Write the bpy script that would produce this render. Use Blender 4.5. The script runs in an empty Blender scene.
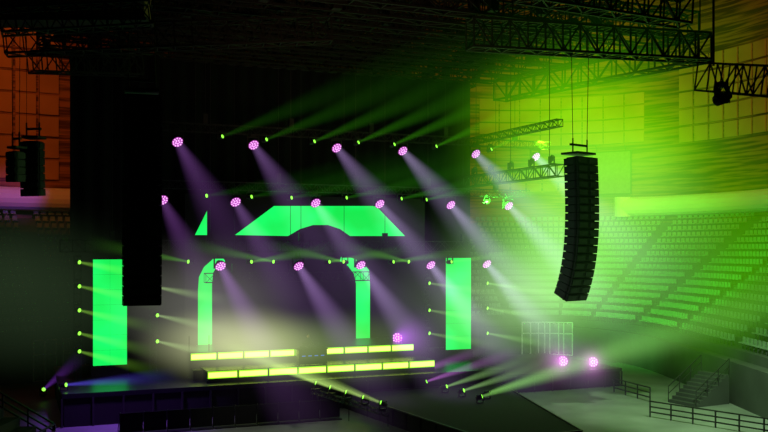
import bpy, math, random
from mathutils import Vector, Matrix, Quaternion
random.seed(7)
F=900.0; HZ=250.0; CH=9.5
TH=math.radians(22.2); C=math.cos(TH); S_=math.sin(TH)
OX,OY=-16.63,54.7
scene=bpy.context.scene
scene.view_settings.view_transform='Standard'
scene.view_settings.look='None'

def SP(u,v,z): return Vector((OX+u*C-v*S_, OY+u*S_+v*C, z))
def P(px,py,v):
    a=(px-384)/F
    Y=(v-S_*OX+C*OY)/(C-S_*a)
    return Vector((a*Y,Y,CH-(py-HZ)*Y/F))
def U(px,v):
    p=P(px,HZ,v); return (p.x-OX)*C+(p.y-OY)*S_
def W(px,py,Y): return Vector(((px-384)*Y/F,Y,CH-(py-HZ)*Y/F))
RS=Matrix.Rotation(TH,3,'Z')

# ---------------- materials
def newmat(n):
    m=bpy.data.materials.new(n); m.use_nodes=True
    nt=m.node_tree; nt.nodes.clear()
    o=nt.nodes.new('ShaderNodeOutputMaterial'); return m,nt,o
def pbr(n,col,rough=.6,metal=0.,var=.15,scale=3.):
    m,nt,o=newmat(n); b=nt.nodes.new('ShaderNodeBsdfPrincipled')
    b.inputs['Roughness'].default_value=rough; b.inputs['Metallic'].default_value=metal
    t=nt.nodes.new('ShaderNodeTexCoord'); no=nt.nodes.new('ShaderNodeTexNoise'); no.inputs['Scale'].default_value=scale
    nt.links.new(t.outputs['Object'],no.inputs['Vector'])
    r=nt.nodes.new('ShaderNodeValToRGB')
    r.color_ramp.elements[0].color=[c*(1-var) for c in col]+[1]; r.color_ramp.elements[1].color=[min(1,c*(1+var)) for c in col]+[1]
    r.color_ramp.elements[0].position=.3; r.color_ramp.elements[1].position=.7
    nt.links.new(no.outputs['Fac'],r.inputs['Fac']); nt.links.new(r.outputs['Color'],b.inputs['Base Color'])
    nt.links.new(b.outputs[0],o.inputs['Surface']); return m
def emi(n,col,s):
    m,nt,o=newmat(n); e=nt.nodes.new('ShaderNodeEmission'); e.inputs[0].default_value=(*col,1); e.inputs[1].default_value=s
    nt.links.new(e.outputs[0],o.inputs['Surface']); return m
def ledmat(n,col,s):
    m,nt,o=newmat(n); L=nt.links
    t=nt.nodes.new('ShaderNodeTexCoord'); no=nt.nodes.new('ShaderNodeTexNoise'); no.inputs['Scale'].default_value=.35
    L.new(t.outputs['Object'],no.inputs['Vector'])
    r=nt.nodes.new('ShaderNodeValToRGB')
    r.color_ramp.elements[0].color=(col[0],col[1]*.85,col[2]*.8,1); r.color_ramp.elements[1].color=(col[0]*1.6,col[1]*1.1,col[2]*1.7,1)
    r.color_ramp.elements[0].position=.35; r.color_ramp.elements[1].position=.65
    L.new(no.outputs['Fac'],r.inputs['Fac'])
    e=nt.nodes.new('ShaderNodeEmission'); e.inputs[1].default_value=s
    L.new(r.outputs[0],e.inputs[0]); L.new(e.outputs[0],o.inputs['Surface']); return m
def plank(n,c1,c2):
    m,nt,o=newmat(n); L=nt.links
    b=nt.nodes.new('ShaderNodeBsdfPrincipled'); b.inputs['Roughness'].default_value=.6
    t=nt.nodes.new('ShaderNodeTexCoord'); mp=nt.nodes.new('ShaderNodeMapping'); mp.inputs['Scale'].default_value=(.12,.12,2.6)
    no=nt.nodes.new('ShaderNodeTexNoise'); no.inputs['Scale'].default_value=1.5; no.inputs['Detail'].default_value=4
    L.new(t.outputs['Object'],mp.inputs[0]); L.new(mp.outputs[0],no.inputs['Vector'])
    r=nt.nodes.new('ShaderNodeValToRGB'); r.color_ramp.elements[0].color=(*c1,1); r.color_ramp.elements[1].color=(*c2,1)
    r.color_ramp.elements[0].position=.42; r.color_ramp.elements[1].position=.58
    L.new(no.outputs['Fac'],r.inputs[0]); L.new(r.outputs[0],b.inputs['Base Color']); L.new(b.outputs[0],o.inputs[0]); return m

def math_(nt,op,a,b=None,clamp=False):
    n=nt.nodes.new('ShaderNodeMath'); n.operation=op; n.use_clamp=clamp
    for i,x in enumerate((a,b)):
        if x is None: continue
        if isinstance(x,(int,float)): n.inputs[i].default_value=x
        else: nt.links.new(x,n.inputs[i])
    return n.outputs[0]
def beammat(n,r0,k,Ln,p,scale):  # beam glow put in as volume emission, nothing scatters lamp light
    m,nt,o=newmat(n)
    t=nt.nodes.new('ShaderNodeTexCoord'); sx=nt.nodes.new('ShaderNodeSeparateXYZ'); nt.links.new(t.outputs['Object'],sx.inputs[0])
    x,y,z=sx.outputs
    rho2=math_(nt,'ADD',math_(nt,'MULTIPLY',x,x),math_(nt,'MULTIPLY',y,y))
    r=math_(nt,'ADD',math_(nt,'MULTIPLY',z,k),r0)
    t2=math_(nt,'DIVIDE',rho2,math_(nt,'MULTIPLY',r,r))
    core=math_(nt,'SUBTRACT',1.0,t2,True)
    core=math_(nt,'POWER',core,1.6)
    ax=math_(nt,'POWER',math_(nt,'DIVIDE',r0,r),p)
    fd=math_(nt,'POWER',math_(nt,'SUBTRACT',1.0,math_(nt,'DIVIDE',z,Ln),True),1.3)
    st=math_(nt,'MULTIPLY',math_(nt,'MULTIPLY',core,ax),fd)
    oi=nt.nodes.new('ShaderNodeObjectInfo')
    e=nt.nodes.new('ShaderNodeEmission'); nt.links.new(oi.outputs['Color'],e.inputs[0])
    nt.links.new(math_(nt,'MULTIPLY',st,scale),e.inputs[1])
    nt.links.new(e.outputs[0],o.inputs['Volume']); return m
def hazeglowmat():  # emission only: the lit look is coloured into the volume
    m,nt,o=newmat('haze_glow_emission')
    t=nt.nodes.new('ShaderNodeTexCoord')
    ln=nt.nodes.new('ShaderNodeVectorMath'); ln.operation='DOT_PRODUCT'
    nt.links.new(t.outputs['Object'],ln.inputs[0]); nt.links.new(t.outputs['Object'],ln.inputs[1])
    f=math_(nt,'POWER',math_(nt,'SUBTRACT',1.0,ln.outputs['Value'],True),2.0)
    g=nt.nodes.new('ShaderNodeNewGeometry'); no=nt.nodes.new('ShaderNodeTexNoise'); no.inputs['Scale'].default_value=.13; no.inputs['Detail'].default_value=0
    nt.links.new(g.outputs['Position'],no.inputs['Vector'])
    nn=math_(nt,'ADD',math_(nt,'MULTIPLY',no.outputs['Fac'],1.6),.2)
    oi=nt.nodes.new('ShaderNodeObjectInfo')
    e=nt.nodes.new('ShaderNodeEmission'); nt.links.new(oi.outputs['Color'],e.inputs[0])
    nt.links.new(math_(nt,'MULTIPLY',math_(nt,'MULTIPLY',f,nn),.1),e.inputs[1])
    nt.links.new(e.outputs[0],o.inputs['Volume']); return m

M_metal=pbr('truss_metal_black',(.02,.02,.02),.5,.0)
M_grid=pbr('truss_metal_dark',(.016,.015,.013),.6,.0)
M_black=pbr('matte_black',(.006,.006,.006),.9)
M_drape=pbr('black_drape',(.003,.003,.004),1.)
M_spk=pbr('speaker_black',(.03,.036,.03),.5)
M_grille=pbr('speaker_grille',(.07,.08,.07),.5,.0)
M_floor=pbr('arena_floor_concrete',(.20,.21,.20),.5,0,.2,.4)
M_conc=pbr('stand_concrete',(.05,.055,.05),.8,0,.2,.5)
M_seat=pbr('seat_plastic',(.22,.30,.22),.5)
M_fascia=pbr('fascia_white',(.8,.8,.82),.6,0,.05,.3)
M_wall=plank('timber_wall',(.08,.026,.007),(.34,.15,.045))
M_panel=pbr('acoustic_panel_tan',(.46,.25,.09),.8,0,.15,.3)
M_deck=pbr('stage_deck_black',(.012,.012,.014),.35)
M_ceil=pbr('ceiling_dark',(.01,.008,.007),.9)
M_green=ledmat('led_green',(.006,.93,.09),1.05)
M_ledoff=pbr('led_panel_off',(.003,.004,.003),.5)
M_strip=emi('strip_warm',(.80,1.0,.12),2.5)
M_strip2=emi('strip_edge',(.35,1.,.02),1.1)
M_pink=emi('lens_pink',(.50,.04,.50),.9)
M_pinkc=emi('led_cell_pink',(1,.5,1),1.3)
M_gl=emi('lens_green',(.25,1,.05),2.0)
M_white=pbr('door_frame_white',(.6,.6,.6),.5)
M_glass=pbr('door_glass',(.16,.17,.17),.2)
M_banner=pbr('banner_grey',(.20,.22,.20),.7)
M_skin=pbr('skin',(.45,.25,.17),.6); M_cloth=pbr('dark_shirt',(.02,.02,.04),.8); M_hair=pbr('hair',(.02,.012,.008),.8)
M_blue=emi('screen_blue',(.1,.25,1),.5)
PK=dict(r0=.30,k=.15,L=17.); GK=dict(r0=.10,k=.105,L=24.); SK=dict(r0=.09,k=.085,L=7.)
M_bp=beammat('beam_glow_wash',PK['r0'],PK['k'],PK['L'],1.25,.9)
M_bg=beammat('beam_glow_spot',GK['r0'],GK['k'],GK['L'],1.15,1.8)
M_bs=beammat('beam_glow_short',SK['r0'],SK['k'],SK['L'],1.2,2.8)
M_haze_glow=hazeglowmat()

# ---------------- mesh builder
BOXF=[(0,3,2,1),(4,5,6,7),(0,1,5,4),(1,2,6,5),(2,3,7,6),(3,0,4,7)]
class MB:
    def __init__(s): s.v=[];s.f=[];s.mi=[];s.mats=[]
    def mid(s,m):
        if m not in s.mats: s.mats.append(m)
        return s.mats.index(m)
    def raw(s,vs,fs,m):
        b=len(s.v); s.v+= [tuple(x) for x in vs]; i=s.mid(m)
        for f in fs: s.f.append(tuple(b+k for k in f)); s.mi.append(i)
    def box(s,c,sz,m,R=None,taper=1.):
        c=Vector(c); h=[x/2 for x in sz]; vs=[]
        for z in (-1,1):
            for x,y in ((-1,-1),(1,-1),(1,1),(-1,1)):
                q=Vector((x*h[0]*(taper if z>0 else 1),y*h[1]*(taper if z>0 else 1),z*h[2]))
                if R is not None: q=R@q
                vs.append(c+q)
        s.raw(vs,BOXF,m)
    def bar(s,a,b,r,m,n=4,r2=None,caps=True):
        a=Vector(a);b=Vector(b);d=b-a
        if d.length<1e-6:return
        q=d.to_track_quat('Z','Y').to_matrix(); r2=r if r2 is None else r2; vs=[]
        for e,rr in ((a,r),(b,r2)):
            for i in range(n):
                t=2*math.pi*(i+.5)/n; vs.append(e+q@Vector((rr*math.cos(t),rr*math.sin(t),0)))
        fs=[(i,(i+1)%n,n+(i+1)%n,n+i) for i in range(n)]
        if caps: fs+=[tuple(range(n-1,-1,-1)),tuple(range(n,2*n))]
        s.raw(vs,fs,m)
    def truss(s,a,b,h,w,m,seg=None,r=.035,up=Vector((0,0,1))):
        a=Vector(a);b=Vector(b);d=(b-a);L=d.length;d.normalize()
        if abs(d.dot(up))>.9: up=Vector((C,S_,0))
        side=d.cross(up).normalized()*w/2; upv=side.cross(d).normalized()*h/2
        seg=seg or max(1,round(L/h)); cs=[side+upv,side-upv,-side-upv,-side+upv]
        for c in cs: s.bar(a+c,b+c,r,m)
        for i in range(seg+1):
            p=a+d*L*i/seg
            for j in range(4): s.bar(p+cs[j],p+cs[(j+1)%4],r*.6,m,caps=False)
            if i<seg:
                q=a+d*L*(i+1)/seg
                for j in range(4):
                    e,f=(cs[j],cs[(j+1)%4]) if (i+j)%2 else (cs[(j+1)%4],cs[j])
                    s.bar(p+e,q+f,r*.6,m,caps=False)
    def obj(s,name,parent=None,loc=None,smooth=False):
        me=bpy.data.meshes.new(name); me.from_pydata(s.v,[],s.f)
        for m in s.mats: me.materials.append(m)
        me.polygons.foreach_set('material_index',s.mi); 
        if smooth: me.polygons.foreach_set('use_smooth',[True]*len(s.f))
        me.update()
        o=bpy.data.objects.new(name,me); scene.collection.objects.link(o)
        if loc is not None:o.location=loc
        if parent:o.parent=parent
        return o
def inst(name,me,loc=(0,0,0),quat=None,parent=None,color=None,scale=None):
    o=bpy.data.objects.new(name,me); scene.collection.objects.link(o); o.location=loc
    if quat is not None: o.rotation_mode='QUATERNION'; o.rotation_quaternion=quat
    if parent:o.parent=parent
    if color:o.color=(*color,1)
    if scale:o.scale=scale
    return o
def tomesh(mb,name):
    o=mb.obj(name); me=o.data; bpy.data.objects.remove(o); return me

# ---------------- arena shell
ctrl=[(-50,52),(-47,62),(-41.5,71),(-30.2,79),(-8.4,90),(10.1,96),(22.6,94.5),(31,87),(35.5,76),(36.5,60),(36.5,44)]
def cat(pts,n=8):
    out=[];m=len(pts)
    for i in range(m-1):
        p0=pts[max(i-1,0)];p1=pts[i];p2=pts[i+1];p3=pts[min(i+2,m-1)]
        for k in range(n):
            t=k/n
            out.append(Vector([.5*(2*p1[j]+(p2[j]-p0[j])*t+(2*p0[j]-5*p1[j]+4*p2[j]-p3[j])*t*t+(3*p1[j]-p0[j]-3*p2[j]+p3[j])*t**3) for j in (0,1)]))
    out.append(Vector(pts[-1])); return out
path=cat(ctrl)
nrm=[]
for i in range(len(path)):
    d=(path[min(i+1,len(path)-1)]-path[max(i-1,0)]).normalized(); nrm.append(Vector((d.y,-d.x)))
def off(i,d,z): p=path[i]+nrm[i]*d; return Vector((p.x,p.y,z))
def sweep(mb,prof,mat,i0=0,i1=None,cap=False):
    i1=len(path)-1 if i1 is None else i1; n=len(prof); vs=[]
    for i in range(i0,i1+1): vs+=[off(i,d,z) for d,z in prof]
    fs=[]
    for a in range(i1-i0):
        for j in range(n-1): fs.append((a*n+j,a*n+j+1,(a+1)*n+j+1,(a+1)*n+j))
    if cap: fs+=[tuple(range(n)),tuple(range((i1-i0)*n+n-1,(i1-i0)*n-1,-1))]
    mb.raw(vs,fs,mat)
arc=[0]
for i in range(1,len(path)): arc.append(arc[-1]+(path[i]-path[i-1]).length)
def at(s,d,z):
    s=max(0,min(arc[-1]-1e-4,s))
    i=max(k for k in range(len(arc)) if arc[k]<=s); i=min(i,len(path)-2)
    t=(s-arc[i])/(arc[i+1]-arc[i]); p=path[i].lerp(path[i+1],t); n=nrm[i].lerp(nrm[i+1],t).normalized(); p=p+n*d
    return Vector((p.x,p.y,z)),n

w=MB(); sweep(w,[(0,0),(0,38)],M_wall); w.obj('wall_back')
f=MB(); f.raw([(-90,-20,0),(90,-20,0),(90,120,0),(-90,120,0)],[(0,1,2,3)],M_floor); f.obj('floor')
c=MB(); c.raw([(-90,-20,38),(-90,120,38),(90,120,38),(90,-20,38)],[(0,1,2,3)],M_ceil); c.obj('ceiling')
def ipx(px):
    return min(range(len(path)),key=lambda i:abs(384+F*path[i].x/path[i].y-px) if path[i].y>40 else 1e9)
iL=ipx(95); iR=ipx(622)
pr=[(0.3,12.9)]+[(1.0+.9*math.sin(t)*1.0,13.9-1.0*math.cos(t)) for t in [math.pi*k/8 for k in range(9)]]+[(.3,14.9)]
b=MB(); sweep(b,pr,M_fascia,0,iL,True); b.obj('balcony_fascia')
b=MB(); sweep(b,pr,M_fascia,iR,len(path)-1,True)
p0,n0=at(arc[iR],1.,13.9); b.bar(p0-Vector((0,0,1.0)),p0+Vector((0,0,1.0)),.9,M_fascia,16)
b.obj('balcony_fascia')
# seating bowl
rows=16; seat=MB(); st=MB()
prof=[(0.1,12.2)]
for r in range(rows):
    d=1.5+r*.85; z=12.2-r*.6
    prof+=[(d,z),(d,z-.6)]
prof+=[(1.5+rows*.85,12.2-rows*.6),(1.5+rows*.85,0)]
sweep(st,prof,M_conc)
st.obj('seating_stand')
for r in range(rows):
    d=1.5+r*.85-.45; z=12.2-r*.6
    s=1.
    while s<arc[-1]-1:
        if (s%11)>1.4:
            p,n=at(s,d,z); R=Matrix(((n.y,n.x,0),(-n.x,n.y,0),(0,0,1)))
            seat.box(p+Vector((-n.x*.14,-n.y*.14,.58)),(.42,.05,.42),M_seat,R,.85)
            seat.box(p+Vector((n.x*.02,n.y*.02,.42)),(.40,.28,.06),M_seat,R)
            seat.box(p+Vector((-n.x*.04,-n.y*.04,.2)),(.06,.08,.42),M_conc,R)
        s+=.62
seat.obj('stadium_seats')
def panels(s0,s1,z0,z1,pw,ph,name,gap=.22):
    m=MB(); s=s0
    while s+pw<=s1:
        z=z0
        while z+ph<=z1:
            p,n=at(s+pw/2,.12,z+ph/2); R=Matrix(((n.y,n.x,0),(-n.x,n.y,0),(0,0,1)))
            m.box(p,(pw-gap,.14,ph-gap),M_panel,R)
            z+=ph
        s+=pw
    m.obj(name)
sp=lambda px: arc[ipx(px)]
panels(sp(-60),sp(75),15.6,29,1.9,1.9,'acoustic_wall_panels')
panels(sp(684),sp(900),20,30,1.7,1.7,'acoustic_wall_panels')
panels(sp(470),sp(590),15.6,18,1.7,1.1,'acoustic_wall_panels')
panels(sp(480),sp(650),20.5,27,2.2,1.3,'acoustic_wall_panels',.15)
p,n=at(sp(614),.6,9.5+77*.104); R=Matrix(((n.y,n.x,0),(-n.x,n.y,0),(0,0,1)))
m=MB(); m.box(p,(4.,.08,4.4),M_banner,R)
for z in (-2.2,2.2): m.box(p+Vector((0,0,z)),(4.2,.14,.12),M_metal,R)
for x in (-2.,2.): m.box(p+R@Vector((x,0,0)),(.1,.14,4.4),M_metal,R)
for x in (-1.5,1.5): m.bar(p+R@Vector((x,0,2.2)),p+R@Vector((x,.5,2.8)),.04,M_metal)
m.obj('wall_banner')
k=1
for px in (20,52,490,508,526,548,570,592):
    i=ipx(px); p,n=at(arc[i]+.01,1.5+rows*.85+.08,1.3); 
    R=Matrix(((n.y,n.x,0),(-n.x,n.y,0),(0,0,1)))
    m=MB(); p.z=1.55
    m.box(p,(1.5,.08,2.7),M_glass,R)
    for x in (-.78,0,.78): m.box(p+R@Vector((x,-.02,0)),(.11,.16,3.),M_white,R)
    for z in (-1.45,.45,1.45): m.box(p+Vector((0,0,z)),(1.6,.15,.1),M_white,R)
    m.obj('door_%d'%k); k+=1

# ---------------- mother grid
g=MB(); gz=23.5
def Gp(u,v,z=gz): return SP(u,v,z)
for v in (-12,-9.5,-7,-4.5,-2,.5,3,5.5,8):
    g.truss(Gp(-4,v),Gp(31+v*-.25,v),1.6,1.0,M_grid,seg=20,r=.09)
for u in range(-4,32,4):
    g.truss(Gp(u,-12,gz+1.2),Gp(u,8,gz+1.2),.9,.8,M_grid,seg=14,r=.06)
for u in range(-4,30,2):
    for v in (-11,-6,-1,4,7):
        g.bar(Gp(u+random.random(),v,gz+1),Gp(u+random.random()*3,v+random.random()*3,37.9),.05,M_grid)
        g.box(Gp(u+random.random()*2,v,gz-.6+random.random()),(.5,.5,.9),M_grid,RS)
g.truss(W(705,48,54),W(500,91,72),1.55,1.2,M_grid,seg=12,r=.10)
g.truss(W(705,48,54),W(470,34,50),1.55,1.2,M_grid,seg=14,r=.10)
g.truss(W(686,12,50),W(520,-15,47),1.5,1.2,M_grid,seg=10,r=.10)
g.truss(W(5,42,46),W(330,30,50),1.3,1.0,M_grid,seg=18,r=.07)
g.truss(W(30,62,50),W(140,66,54),1.1,.9,M_grid,seg=8,r=.07)
g.truss(W(0,22,38),W(150,14,40),1.,.9,M_grid,seg=10,r=.06)
for px in (60,200,340,480,620,700):
    g.bar(W(px,30,51),W(px,-90,51),.04,M_grid)
g.obj('roof_truss_grid')
cw=MB(); cw.box(W(62,2,42),(8,1.2,1.6),M_panel); cw.box(W(62,22,42),(8.2,1.4,.15),M_grid); cw.obj('catwalk')

# ---------------- drapes & backdrop
def drape(name,px0,px1,v,z0,z1):
    u0,u1=U(px0,v),U(px1,v); n=int((u1-u0)/.22); m=MB(); vs=[]
    for i in range(n+1):
        u=u0+(u1-u0)*i/n
        vs+=[SP(u,v+.12*math.sin(i*1.3),z0),SP(u,v+.10*math.sin(i*1.3+.2),z1)]
    m.raw(vs,[(2*i,2*i+2,2*i+3,2*i+1) for i in range(n)],M_drape)
    m.bar(SP(u0,v,z1),SP(u1,v,z1),.06,M_metal); m.obj(name,smooth=True)
drape('stage_backdrop_curtain',70,470,6.,2.0,22.6)
drape('side_masking_curtain',72,160,2.0,9.4,22.0)

# ---------------- stage
DZ=1.8
m=MB()
def sbox(m,u0,u1,v0,v1,z0,z1,mat): m.box(SP((u0+u1)/2,(v0+v1)/2,(z0+z1)/2),(u1-u0,v1-v0,z1-z0),mat,RS)
uL,uR=U(62,-6),U(505,-6)
sbox(m,uL,uR,-6,6.5,DZ-.25,DZ,M_deck)
sbox(m,uL+.1,uR-.1,-5.9,6.4,0,DZ-.25,M_black)
for i in range(18):
    u=uL+(uR-uL)*i/17; sbox(m,u-.05,u+.05,-6.05,-5.9,0,DZ-.25,M_metal)
uW=U(622,-5)
WZ=1.25
sbox(m,uR,uW,-5,5,WZ-.2,WZ,M_deck); sbox(m,uR,uW-.1,-4.9,4.9,0,WZ-.2,M_black)
for i in range(8):
    u=uR+(uW-uR)*i/7; sbox(m,u-.05,u+.05,-5,-4.9,0,WZ-.2,M_metal)
m.obj('stage_platform')
m=MB(); t0,t1=U(345,-6.1),U(500,-6.1)
vs=[SP(t0,-6.1,0),SP(t1,-6.1,0),SP(t1-4.0,-21,0),SP(t0+1.5,-21,0)]
vs2=[v+Vector((0,0,.9)) for v in vs]; m.raw(vs+vs2,BOXF,M_black)
for i in range(4): m.bar(vs2[i]+Vector((0,0,.03)),vs2[(i+1)%4]+Vector((0,0,.03)),.05,M_metal)
for i in range(11):
    q=vs[0].lerp(vs[3],i/10); m.bar(q,q+Vector((0,0,.9)),.04,M_metal)
m.obj('stage_thrust')
m=MB()
a0,a1=U(207,-5),U(435,-5); sbox(m,a0,a1,-4.95,-2.5,DZ,2.5,M_deck)
b0,b1=U(190,-2.5),U(414,-2.5); sbox(m,b0,b1,-2.45,2,DZ,3.32,M_deck)
def strip(m,u0,u1,v,z0,z1,n):
    for i in range(n):
        x0=u0+(u1-u0)*i/n+.09; x1=u0+(u1-u0)*(i+1)/n-.09
        sbox(m,x0,x1,v-.06,v+.02,z0,z1,M_strip)
        sbox(m,x0-.04,x1+.04,v-.03,v+.03,z0-.07,z1+.07,M_strip2)
strip(m,a0,a1,-5,2.13,2.40,8)
strip(m,b0,b1,-2.5,2.93,3.20,9)
sbox(m,b0,a0,-3.6,-2.5,DZ,2.4,M_deck)
for u in (b0,b0+1.2,a1-.1,a1-1.2): m.bar(SP(u,-2.2,3.3),SP(u,-2.2,4.3),.03,M_metal)
m.obj('dj_riser')

def led(name,px0,px1,py0,py1,v):
    u0=U(px0,v);u1=U(px1,v); z1=P(px0,py0,v).z; z0=P(px0,py1,v).z; m=MB()
    sbox(m,u0-.06,u1+.06,v+.02,v+.2,z0-.06,z1+.06,M_ledoff)
    ny=7;nx=2
    for i in range(nx):
        for j in range(ny):
            sbox(m,u0+(u1-u0)*i/nx+.004,u0+(u1-u0)*(i+1)/nx-.004,v,v+.03,z0+(z1-z0)*j/ny+.004,z0+(z1-z0)*(j+1)/ny-.004,M_green)
    for u in (u0+.2,u1-.2):
        m.bar(SP(u,v+.5,DZ),SP(u,v+.5,z1),.05,M_metal); m.bar(SP(u,v+1.6,DZ),SP(u,v+.5,z1*.7),.04,M_metal)
    sbox(m,u0-.1,u1+.1,v-.1,v+1.7,DZ,z0-.06,M_black)
    m.obj(name)
led('led_side_screen',93,127,259.5,366,0.)
led('led_side_screen',446,471,258,350,0.)
m=MB(); V=3.0
sbox(m,U(185,V),U(425,V),V+.05,V+.3,DZ,P(300,196,V).z,M_ledoff)
shapes=[[(235,235),(274,206),(376,206),(405,236),(350,236),(340,229),(328,225),(313,225),(300,229),(288,236)],
 [(195,235),(207,211),(207,235)],
 [(198,345),(198,290),(199,277),(204,267),(213,259),(222,257),(226,262),(217,266),(213,273),(212,285),(212,345)],
 [(356,345),(356,284),(354,274),(348,266),(340,261),(341,257),(352,258),(362,262),(369,270),(370,284),(370,345)]]
for sh in shapes:
    vs=[P(x,y,V) for x,y in sh]; m.raw(vs,[tuple(range(len(vs)))],M_green)
m.obj('video_wall')
def htruss(name,px0,px1,py,v,h=.5,n=5):
    m=MB(); a=P(px0,py,v); u1=U(px1,v); b=SP(u1,v,a.z); m.truss(a,b,h,h,M_metal,r=.03)
    for i in range(n):
        p=a.lerp(b,(i+.5)/n); m.bar(p,Vector((p.x,p.y,22.8)),.02,M_metal); m.box(p+Vector((0,0,.6)),(.3,.3,.6),M_metal,RS)
    m.obj(name)
htruss('lighting_truss',160,548,126,-.5)
htruss('lighting_truss',152,528,184,-.5)
htruss('lighting_truss',60,500,246,-1.0,.7)
htruss('lighting_truss',205,370,278,1.5,.6,3)
sa=W(468,182,66); sb=W(560,170,57); m=MB(); m.truss(sa,sb,.75,.75,M_metal,r=.055)
for t in (.1,.5,.9):
    p=sa.lerp(sb,t); m.bar(p,p+Vector((0,0,12)),.03,M_metal)
m.truss(sa+Vector((.4,0,3)),sb+Vector((0,0,3)),.45,.45,M_metal,r=.04)
m.obj('side_lighting_truss')
for px,v in ((78,-.3),(154,-.3),(428,-.3),(486,-.3)):
    u=U(px,v); m=MB(); m.truss(SP(u,v+.4,DZ),SP(u,v+.4,9.2),.4,.4,M_metal,seg=16,r=.025); m.obj('light_tower')

m=MB(); a=W(706,77,24); b=W(840,86,19.5); m.truss(a,b,.72,.6,M_grid,seg=9,r=.035)
m.bar(a+Vector((.2,0,.3)),a+Vector((.2,0,12)),.035,M_grid); m.bar(b+Vector((-.2,0,.3)),b+Vector((-.2,0,12)),.03,M_grid)
m.obj('hanging_truss')

# ---------------- fixtures
def fixture_meshes():
    base=MB(); base.box((0,0,.52),(.34,.26,.16),M_metal); base.box((-.36,0,.12),(.06,.18,.7),M_metal); base.box((.36,0,.12),(.06,.18,.7),M_metal); base.box((0,0,.43),(.78,.2,.08),M_metal)
    base.bar((-.12,0,.6),(-.12,0,.78),.04,M_metal,6); base.bar((.12,0,.6),(.12,0,.78),.04,M_metal,6)
    hp=MB(); hp.bar((0,0,-.3),(0,0,-.05),.16,M_metal,16,.29); hp.bar((0,0,-.05),(0,0,.12),.33,M_metal,20,.36)
    hp.bar((0,0,.10),(0,0,.13),.345,M_pink,24)
    def cell(x,y,r=.05): hp.bar((x,y,.12),(x,y,.15),r,M_pinkc,8)
    for kk,rr in ((5,.12),(10,.27)):
        for i in range(kk):
            t=2*math.pi*i/kk; cell(rr*math.cos(t),rr*math.sin(t),.052)
    bs=MB(); bs.box((0,0,.36),(.26,.2,.12),M_metal); bs.box((-.2,0,.1),(.04,.12,.45),M_metal); bs.box((.2,0,.1),(.04,.12,.45),M_metal); bs.box((0,0,.3),(.44,.14,.05),M_metal)
    hg=MB(); hg.bar((0,0,-.25),(0,0,-.05),.1,M_metal,12,.15); hg.bar((0,0,-.05),(0,0,.12),.15,M_metal,12,.14); hg.bar((0,0,.1),(0,0,.135),.115,M_gl,12)
    ho=MB(); ho.bar((0,0,-.25),(0,0,-.05),.12,M_metal,12,.16); ho.bar((0,0,-.05),(0,0,.2),.17,M_metal,12,.15); ho.bar((0,0,.18),(0,0,.22),.12,M_glass,12)
    return [tomesh(x,n) for x,n in ((base,'wash_base'),(hp,'wash_head'),(bs,'spot_base'),(hg,'spot_head'),(ho,'spot_head_off'))]
WB,WH,SB,SH,SO=fixture_meshes()
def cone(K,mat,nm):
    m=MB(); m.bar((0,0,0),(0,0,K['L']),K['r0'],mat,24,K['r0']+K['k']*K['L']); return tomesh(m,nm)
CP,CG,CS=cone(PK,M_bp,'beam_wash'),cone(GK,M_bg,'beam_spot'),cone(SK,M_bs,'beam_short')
flip=Quaternion((1,0,0),math.pi)
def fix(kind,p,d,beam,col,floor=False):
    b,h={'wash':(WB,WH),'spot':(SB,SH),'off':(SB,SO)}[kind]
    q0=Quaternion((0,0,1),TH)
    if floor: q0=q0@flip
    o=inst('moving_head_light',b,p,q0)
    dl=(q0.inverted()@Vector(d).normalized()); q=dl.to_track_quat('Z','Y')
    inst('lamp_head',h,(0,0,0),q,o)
    if beam: inst('beam_glow_cone',beam,dl*.16,q,o,col)
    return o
rows_p=[[(177,141),(253,144),(336,147),(402,150),(475,153),(535,156)],
 [(162,199),(235,201),(315,202),(379,203),(450,204),(508,205)],
 [(220,265),(298,265),(360,264),(430,264),(486,263)]]
for ri,row in enumerate(rows_p):
    for px,py in row:
        t=(px-160)/380; k=.24+.85*t**1.5
        if ri==2: k=.42+.7*t
        col=(.64*k,(.20+.42*t)*k,.98*k*(1-.1*t))
        fix('wash',P(px,py,-.5 if ri<2 else -1.),(.42,-.62,-.56),CP,col)
g1=[(221,137),(265,140),(313,142),(357,143),(393,145),(435,147),(490,150)]
g2=[(205,196),(250,197),(290,198),(345,198),(400,199),(425,200),(487,202)]
g3=[(190,262),(250,262),(275,262),(328,262),(345,262),(392,262),(410,262),(450,262)]
for px,py in g1:
    t=(px-200)/300; k=.08+.52*t**1.3
    fix('spot',P(px,py,-.5),(.80,-.42,.22+.14*t),CG,(.14*k,1*k,.01*k))
for px,py in g2:
    t=(px-200)/300; k=.07+.44*t**1.4
    fix('spot',P(px,py,-.5),(.86,-.42,.10+.1*t),CG,(.12*k,1*k,.03*k))
for i,(px,py) in enumerate(g3):
    fix('spot',P(px,py,-1.),(.8 if i%2 else -.5,-.5,.12),CS,(.12,.5,.03))
for py in (262,286,310,333,351):
    fix('spot',P(78,py,-.3),(.8,-.45,-.12),CS,(.25,.6,.05))
for py in (287,315,341):
    fix('spot',P(156,py,-.3),(.75,-.5,-.1),CS,(.45,.7,.25))
for py in (283,310,333):
    fix('spot',P(428,py,-.3),(.75,-.5,-.1),CS,(.3,.6,.15))
for py in (283,308,333):
    fix('spot',P(486,py,-.3),(.8,-.45,-.12),CS,(.35,.8,.2))
for t in (.08,.28,.5,.72,.92):
    fix('off',sa.lerp(sb,t)+Vector((0,0,.8)),(.3,-.5,.6),None,None,True)
def wfloor(px,py,z=.35):
    Y=F*(CH-z)/(py-HZ); return Vector(((px-384)*Y/F,Y,z))
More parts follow.
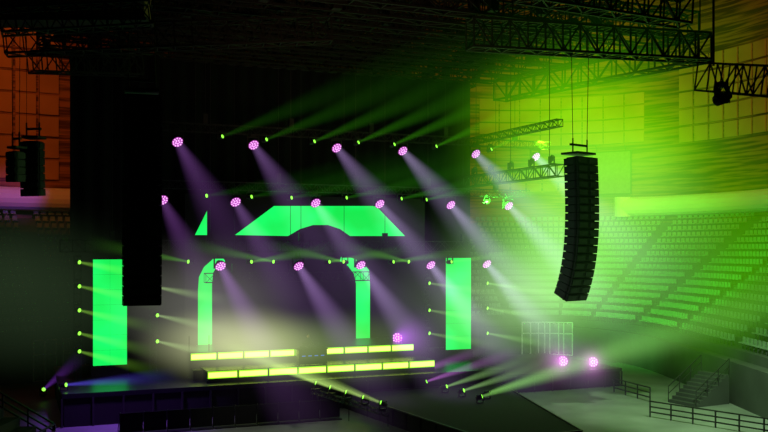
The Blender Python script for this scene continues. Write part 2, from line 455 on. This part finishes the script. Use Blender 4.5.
m=MB(); q0,q1=wfloor(312,382,1.95),wfloor(388,405,1.15); m.truss(q0-Vector((0,0,.5)),q1-Vector((0,0,.5)),.25,.25,M_metal,r=.02)
for t in (0,.5,1): q=q0.lerp(q1,t); m.bar(Vector((q.x,q.y,0)),q-Vector((0,0,.5)),.03,M_metal)
m.obj('floor_lighting_truss')
for px in (318,333,349,366,383):
    p=q0.lerp(q1,(px-312)/76.)
    fix('spot',p,(-.85,-.2,.38),CS,(.7,1.1,.25),True)
for px,py in ((403,377),(425,382),(445,387),(462,391)):
    p=wfloor(px,py,1.25)
    fix('spot',p,(.75,-.3,.30),CS,(.9,.25,1.1) if px<440 else (.5,1.,.3),True)
p=wfloor(480,397,1.25); fix('spot',p,(.9,-.1,.30),CG,(.5,1.3,.25),True)
p=wfloor(487,393,1.25); fix('spot',p,(.9,.3,.25),CG,(.4,1.0,.2),True)
for px,py in ((563,361),(593,362)):
    p=P(px,py,-4.); fix('wash',p,(-.25,-1,.12),CP,(.5,.12,.5),True)
p=P(397,338,-1.0); fix('wash',p,(.1,-1,.1),CP,(.3,.04,.55),True)
p=wfloor(43,390,.6); fix('spot',p,(.6,-.7,.4),CS,(.12,.02,.3),True)
p=wfloor(64,385,2.1); fix('spot',p,(.9,-.2,.1),CS,(.15,.1,1.1),True)
fix('off',W(722,98,23.8),(-.6,-.2,-.3),None,None)

# ---------------- line arrays
def line_array(name,top,n,bw,bh,bd,yaw,curve,up_ang=0):
    m=MB(); R0=Matrix.Rotation(yaw,3,'Z'); ang=up_ang; p=Vector(top)
    m.box(p+R0@Vector((0,bd*.1,.25)),(bw*.9,bd*1.1,.12),M_metal,R0)
    m.box(p+R0@Vector((0,bd*.1,.75)),(bw*.8,.12,.12),M_metal,R0)
    for x in (-bw*.35,bw*.35): m.bar(p+R0@Vector((x,0,.25)),p+R0@Vector((x,0,1.1)),.05,M_metal)
    for x in (-bw*.35,bw*.35): m.bar(p+R0@Vector((x,0,1.1)),Vector((p.x+x*.9,p.y,26)),.02,M_metal)
    for i in range(n):
        ang+=curve*(i/n)**1.3
        R=R0@Matrix.Rotation(ang,3,'X')
        c=p+R@Vector((0,0,-bh/2))
        h=bh*.47; fx=bw/2; bx=bw/2*.86
        vs=[R@Vector(q)+c for q in ((-fx,-bd/2,-h),(fx,-bd/2,-h),(bx,bd/2,-h*.9),(-bx,bd/2,-h*.9),(-fx,-bd/2,h),(fx,-bd/2,h),(bx,bd/2,h*.9),(-bx,bd/2,h*.9))]
        m.raw(vs,BOXF,M_spk)
        m.box(c+R@Vector((0,0,bh/2)),(bw*.8,bd*.7,bh*.12),M_black,R)
        for x in (-bw*.27,bw*.27): m.box(c+R@Vector((x,-bd/2-.02,0)),(bw*.38,.05,bh*.62),M_grille,R)
        for x in (-fx-.02,fx+.02): m.box(c+R@Vector((x,-bd*.3,0)),(.04,.12,bh*.9),M_metal,R)
        p=p+R@Vector((0,0,-bh))
    m.obj(name)
line_array('line_array_speaker',W(580,158,52),18,1.85,.455,1.1,TH+.3,.062,-.05)
line_array('line_array_speaker',W(142,96,43),21,1.75,.475,1.0,TH-.1,.025,-.02)
line_array('line_array_speaker',W(16,152,50),4,.8,.42,.7,-.5,.02)
line_array('line_array_speaker',W(33,142,51),7,1.15,.44,.8,-.2,.03)

# ---------------- DJ & booth
base=SP(U(308,-3.4),-3.6,2.5)
m=MB(); 
def L(x,y,z): return base+RS@Vector((x,y,z))
m.box(L(0,-.5,.95),(1.9,.75,.06),M_black,RS); m.box(L(0,-.82,.48),(1.8,.05,.9),M_black,RS)
for x in (-.85,.85): m.box(L(x,-.5,.46),(.08,.6,.92),M_metal,RS)
for x in (-.6,0,.6):
    m.box(L(x,-.5,1.02),(.38,.42,.1),M_metal,RS); 
    if x: m.bar(L(x,-.5,1.07),L(x,-.5,1.1),.15,M_metal,16)
m.box(L(-.35,-.3,1.2),(.34,.03,.22),M_metal,RS@Matrix.Rotation(-.3,3,'X'))
for x in (-.6,-.2,.2,.6): m.box(L(x,-.86,.55),(.22,.02,.05),M_blue,RS)
m.obj('dj_booth')
def person(name,base,R):
    root=bpy.data.objects.new(name,None); scene.collection.objects.link(root); root.location=base
    root.rotation_euler=R.to_euler()
    V_=[];E=[];Rd=[]
    def n(p,r,par=None):
        V_.append(p);Rd.append(r)
        if par is not None:E.append((par,len(V_)-1))
        return len(V_)-1
    pel=n((0,0,.95),.15); ab=n((0,0,1.12),.135,pel); ch=n((0,-.01,1.32),.165,ab); nk=n((0,-.02,1.48),.06,ch); n((0,-.03,1.56),.055,nk)
    for s in (-1,1):
        sh=n((s*.19,-.01,1.42),.065,ch); el=n((s*.27,-.10,1.17),.05,sh); wr=n((s*.2,-.36,1.13),.032,el); pa=n((s*.19,-.43,1.11),.034,wr)
        hp=n((s*.1,0,.9),.10,pel); kn=n((s*.13,-.02,.5),.065,hp); an=n((s*.14,.02,.09),.045,kn); n((s*.15,-.13,.035),.035,an)
        for i,(x,l) in enumerate(((-.028,.06),(-.01,.075),(.01,.07),(.028,.055))):
            k1=n((s*.19+x,-.46,1.10),.009,pa); k2=n((s*.19+x*1.1,-.46-l*.6,1.095),.008,k1); n((s*.19+x*1.1,-.46-l,1.075),.007,k2)
        t1=n((s*.19-s*.045,-.42,1.10),.01,pa); n((s*.19-s*.06,-.46,1.09),.009,t1)
    me=bpy.data.meshes.new('body'); me.from_pydata(V_,E,[]); o=bpy.data.objects.new('body',me); scene.collection.objects.link(o); o.parent=root
    me.materials.append(M_cloth)
    o.modifiers.new('s','SKIN')
    for i,d in enumerate(me.skin_vertices[0].data): d.radius=(Rd[i],Rd[i]*(.72 if i<4 else 1)); d.use_root=(i==0)
    o.modifiers.new('ss','SUBSURF').levels=1; o.modifiers['ss'].render_levels=1
    h=MB()
    def ell(c,r,mat,zmin=-1,nu=16,nv=12):
        vs=[];fs=[]
        for j in range(nv+1):
            ph=-math.pi/2+math.pi*j/nv
            for i in range(nu):
                t=2*math.pi*i/nu; z=max(zmin,math.sin(ph)); w_=math.cos(ph)*(1-.18*max(0,-z))
                vs.append((c[0]+r[0]*w_*math.cos(t),c[1]+r[1]*w_*math.sin(t),c[2]+r[2]*z))
        for j in range(nv):
            for i in range(nu): fs.append((j*nu+i,j*nu+(i+1)%nu,(j+1)*nu+(i+1)%nu,(j+1)*nu+i))
        h.raw(vs,fs,mat)
    ell((0,-.04,1.66),(.078,.098,.12),M_skin); ell((0,-.02,1.69),(.085,.1,.105),M_hair,-.1)
    ell((0,-.14,1.65),(.013,.02,.025),M_skin); ell((0,-.128,1.605),(.025,.012,.008),M_hair)
    for s in (-1,1): ell((s*.03,-.128,1.675),(.012,.01,.007),M_black); ell((s*.08,-.03,1.66),(.012,.02,.03),M_skin)
    h.obj('head',root,smooth=True)
person('dj_performer',L(0,.22,0),RS)

# ---------------- foreground
m=MB()
for i in range(26):
    u=U(120,-9)+i*1.2
    if u+1.15>U(345,-9): break
    sbox(m,u,u+1.15,-9.02,-8.98,.1,1.1,M_black); m.bar(SP(u,-9,0),SP(u,-9,1.15),.03,M_metal); m.bar(SP(u,-9,1.1),SP(u,-8.,0),.03,M_metal)
    sbox(m,u,u+1.15,-9.4,-8.1,.0,.06,M_metal)
m.obj('crowd_barrier')
def stairs(name,p,yaw,n,w_,rise=.2,run=.32,rail=True,mat=M_conc):
    R=Matrix.Rotation(yaw,3,'Z'); m=MB(); p=Vector(p)
    for i in range(n): m.box(p+R@Vector((run*i+run/2,0,rise*(i+1)/2)),(run,w_,rise*(i+1)),mat,R)
    if rail:
        for y in (-w_/2,w_/2):
            a=p+R@Vector((0,y,1.)); b=p+R@Vector((run*n,y,rise*n+1.)); m.bar(a,b,.035,M_metal); m.bar(a-Vector((0,0,.45)),b-Vector((0,0,.45)),.025,M_metal)
            for i in range(0,n+1,3):
                q=p+R@Vector((run*i,y,rise*i)); m.bar(q,q+Vector((0,0,1)),.03,M_metal)
    m.obj(name)
stairs('stair_flight',wfloor(682,405,0),.5,9,2.2,rail=True)
def railing(name,pts,h=1.,sp_=1.2):
    m=MB()
    for a,b in zip(pts[:-1],pts[1:]):
        a=Vector(a);b=Vector(b); Ln=(b-a).length; n=max(1,int(Ln/sp_))
        for z in (h,h*.66,h*.33): m.bar(a+Vector((0,0,z)),b+Vector((0,0,z)),.05,M_metal)
        for i in range(n+1): q=a.lerp(b,i/n); m.bar(q,q+Vector((0,0,h)),.05,M_metal)
    m.obj(name)
railing('guard_railing',[wfloor(650,417,0),wfloor(790,440,0)],.9)
railing('guard_railing',[wfloor(614,392,0),wfloor(650,402,0)],.9)
m=MB(); 
for i in range(8):
    m.box(Vector((-16.6-i*.8,39+.0*i,(i+1)*.22)),(.8,10,(i+1)*.44),M_conc)
m.obj('lower_terrace')
railing('guard_railing',[(-16.1,34.2,0),(-16.1,44,0)],1.)
railing('guard_railing',[(-16.2,33.9,.0),(-22.4,33.9,3.6)],1.)
railing('guard_railing',[(-16.2,44.1,.0),(-22.4,44.1,3.6)],1.)

# ---------------- haze volumes: self-emitting, glow put in instead of scattered lamp light
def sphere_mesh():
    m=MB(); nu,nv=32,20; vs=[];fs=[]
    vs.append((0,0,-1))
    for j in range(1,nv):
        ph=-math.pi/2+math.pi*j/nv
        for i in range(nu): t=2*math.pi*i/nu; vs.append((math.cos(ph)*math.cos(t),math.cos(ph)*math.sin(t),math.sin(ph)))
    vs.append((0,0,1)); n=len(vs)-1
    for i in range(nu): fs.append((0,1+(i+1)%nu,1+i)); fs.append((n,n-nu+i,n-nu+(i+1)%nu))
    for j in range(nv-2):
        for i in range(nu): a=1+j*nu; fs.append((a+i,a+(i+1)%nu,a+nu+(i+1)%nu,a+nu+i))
    m.raw(vs,fs,M_haze_glow); return tomesh(m,'haze_glow_cloud')
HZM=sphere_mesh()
hz_root=bpy.data.objects.new('haze_glow_cloud',None); scene.collection.objects.link(hz_root)
def haze_glow(px,py,Y,r,col): inst('haze_glow_puff',HZM,W(px,py,Y),None,hz_root,col,r)
haze_glow(590,140,60,(11,9,8),(.13,.58,.0))
haze_glow(580,250,60,(11,9,10),(.21,.60,.10))
haze_glow(735,255,58,(12,9,10),(.05,.26,.0))
haze_glow(500,300,60,(9,5,5),(.28,.42,.22))
haze_glow(235,345,54,(6.5,3,2.8),(1.15,1.25,.60))
haze_glow(205,305,54,(7,4,5),(.20,.20,.17))
haze_glow(340,348,52,(8,3,2.6),(.24,.38,.10))
haze_glow(20,290,52,(9,6,6),(.025,.045,.02))
haze_glow(340,280,58,(13,5,6),(.05,.025,.075))

# ---------------- lights
def spot(name,p,tgt,col,e,ang,blend=.8,rad=.5):
    l=bpy.data.lights.new(name,'SPOT'); l.energy=e; l.color=col; l.spot_size=math.radians(ang); l.spot_blend=blend; l.shadow_soft_size=rad
    o=bpy.data.objects.new(name,l); scene.collection.objects.link(o); o.location=p
    o.rotation_mode='QUATERNION'; o.rotation_quaternion=(Vector(tgt)-Vector(p)).to_track_quat('-Z','Y'); return o
spot('green_flood_light',P(540,140,-1),W(620,135,88),(.22,1,.01),16000,70)
spot('green_flood_light',P(480,200,-1),W(700,290,80),(.08,1,.05),17000,65)
spot('house_light',W(860,-60,50),W(755,80,78),(1,.40,.07),9500,64)
spot('house_light',W(-60,-60,55),W(30,100,78),(1,.20,.03),6000,54,.5)
spot('house_light',W(530,-120,60),W(540,110,95),(1,.42,.04),10000,55)
spot('purple_flood_light',W(60,150,66),W(10,198,78),(.5,.12,1),1500,24)
spot('white_flood_light',W(740,200,45),W(700,415,52),(.6,1,.5),8500,75)
spot('speaker_fill_light',W(560,300,36),W(575,230,52),(.4,1,.35),1500,40)  # added fill, brightens the right line array
spot('floor_fill_light',W(250,150,44),W(270,428,47),(.6,.6,.5),2200,40)  # fill without a fixture, added to lift the front floor
spot('grid_fill_light',W(380,230,40),W(380,20,55),(1,.55,.3),1500,90)  # added warm fill so the roof trusses show faintly
spot('purple_flood_light',P(120,250,-8),P(130,385,-6),(.35,.1,1),4500,70)
spot('door_fill_light',W(525,330,68),W(530,346,80),(.8,1,.7),900,110)  # added fill in front of the doors to make them readable

wd=bpy.data.worlds.new('world'); scene.world=wd; wd.use_nodes=True
wd.node_tree.nodes['Background'].inputs[0].default_value=(.3,.35,.3,1); wd.node_tree.nodes['Background'].inputs[1].default_value=.0015

cam=bpy.data.cameras.new('camera'); co=bpy.data.objects.new('camera',cam); scene.collection.objects.link(co)
co.location=(0,0,CH); co.rotation_euler=(math.pi/2,0,0); cam.sensor_width=36; cam.lens=36*F/768; cam.shift_y=(HZ-216)/768; cam.clip_end=500
scene.camera=co
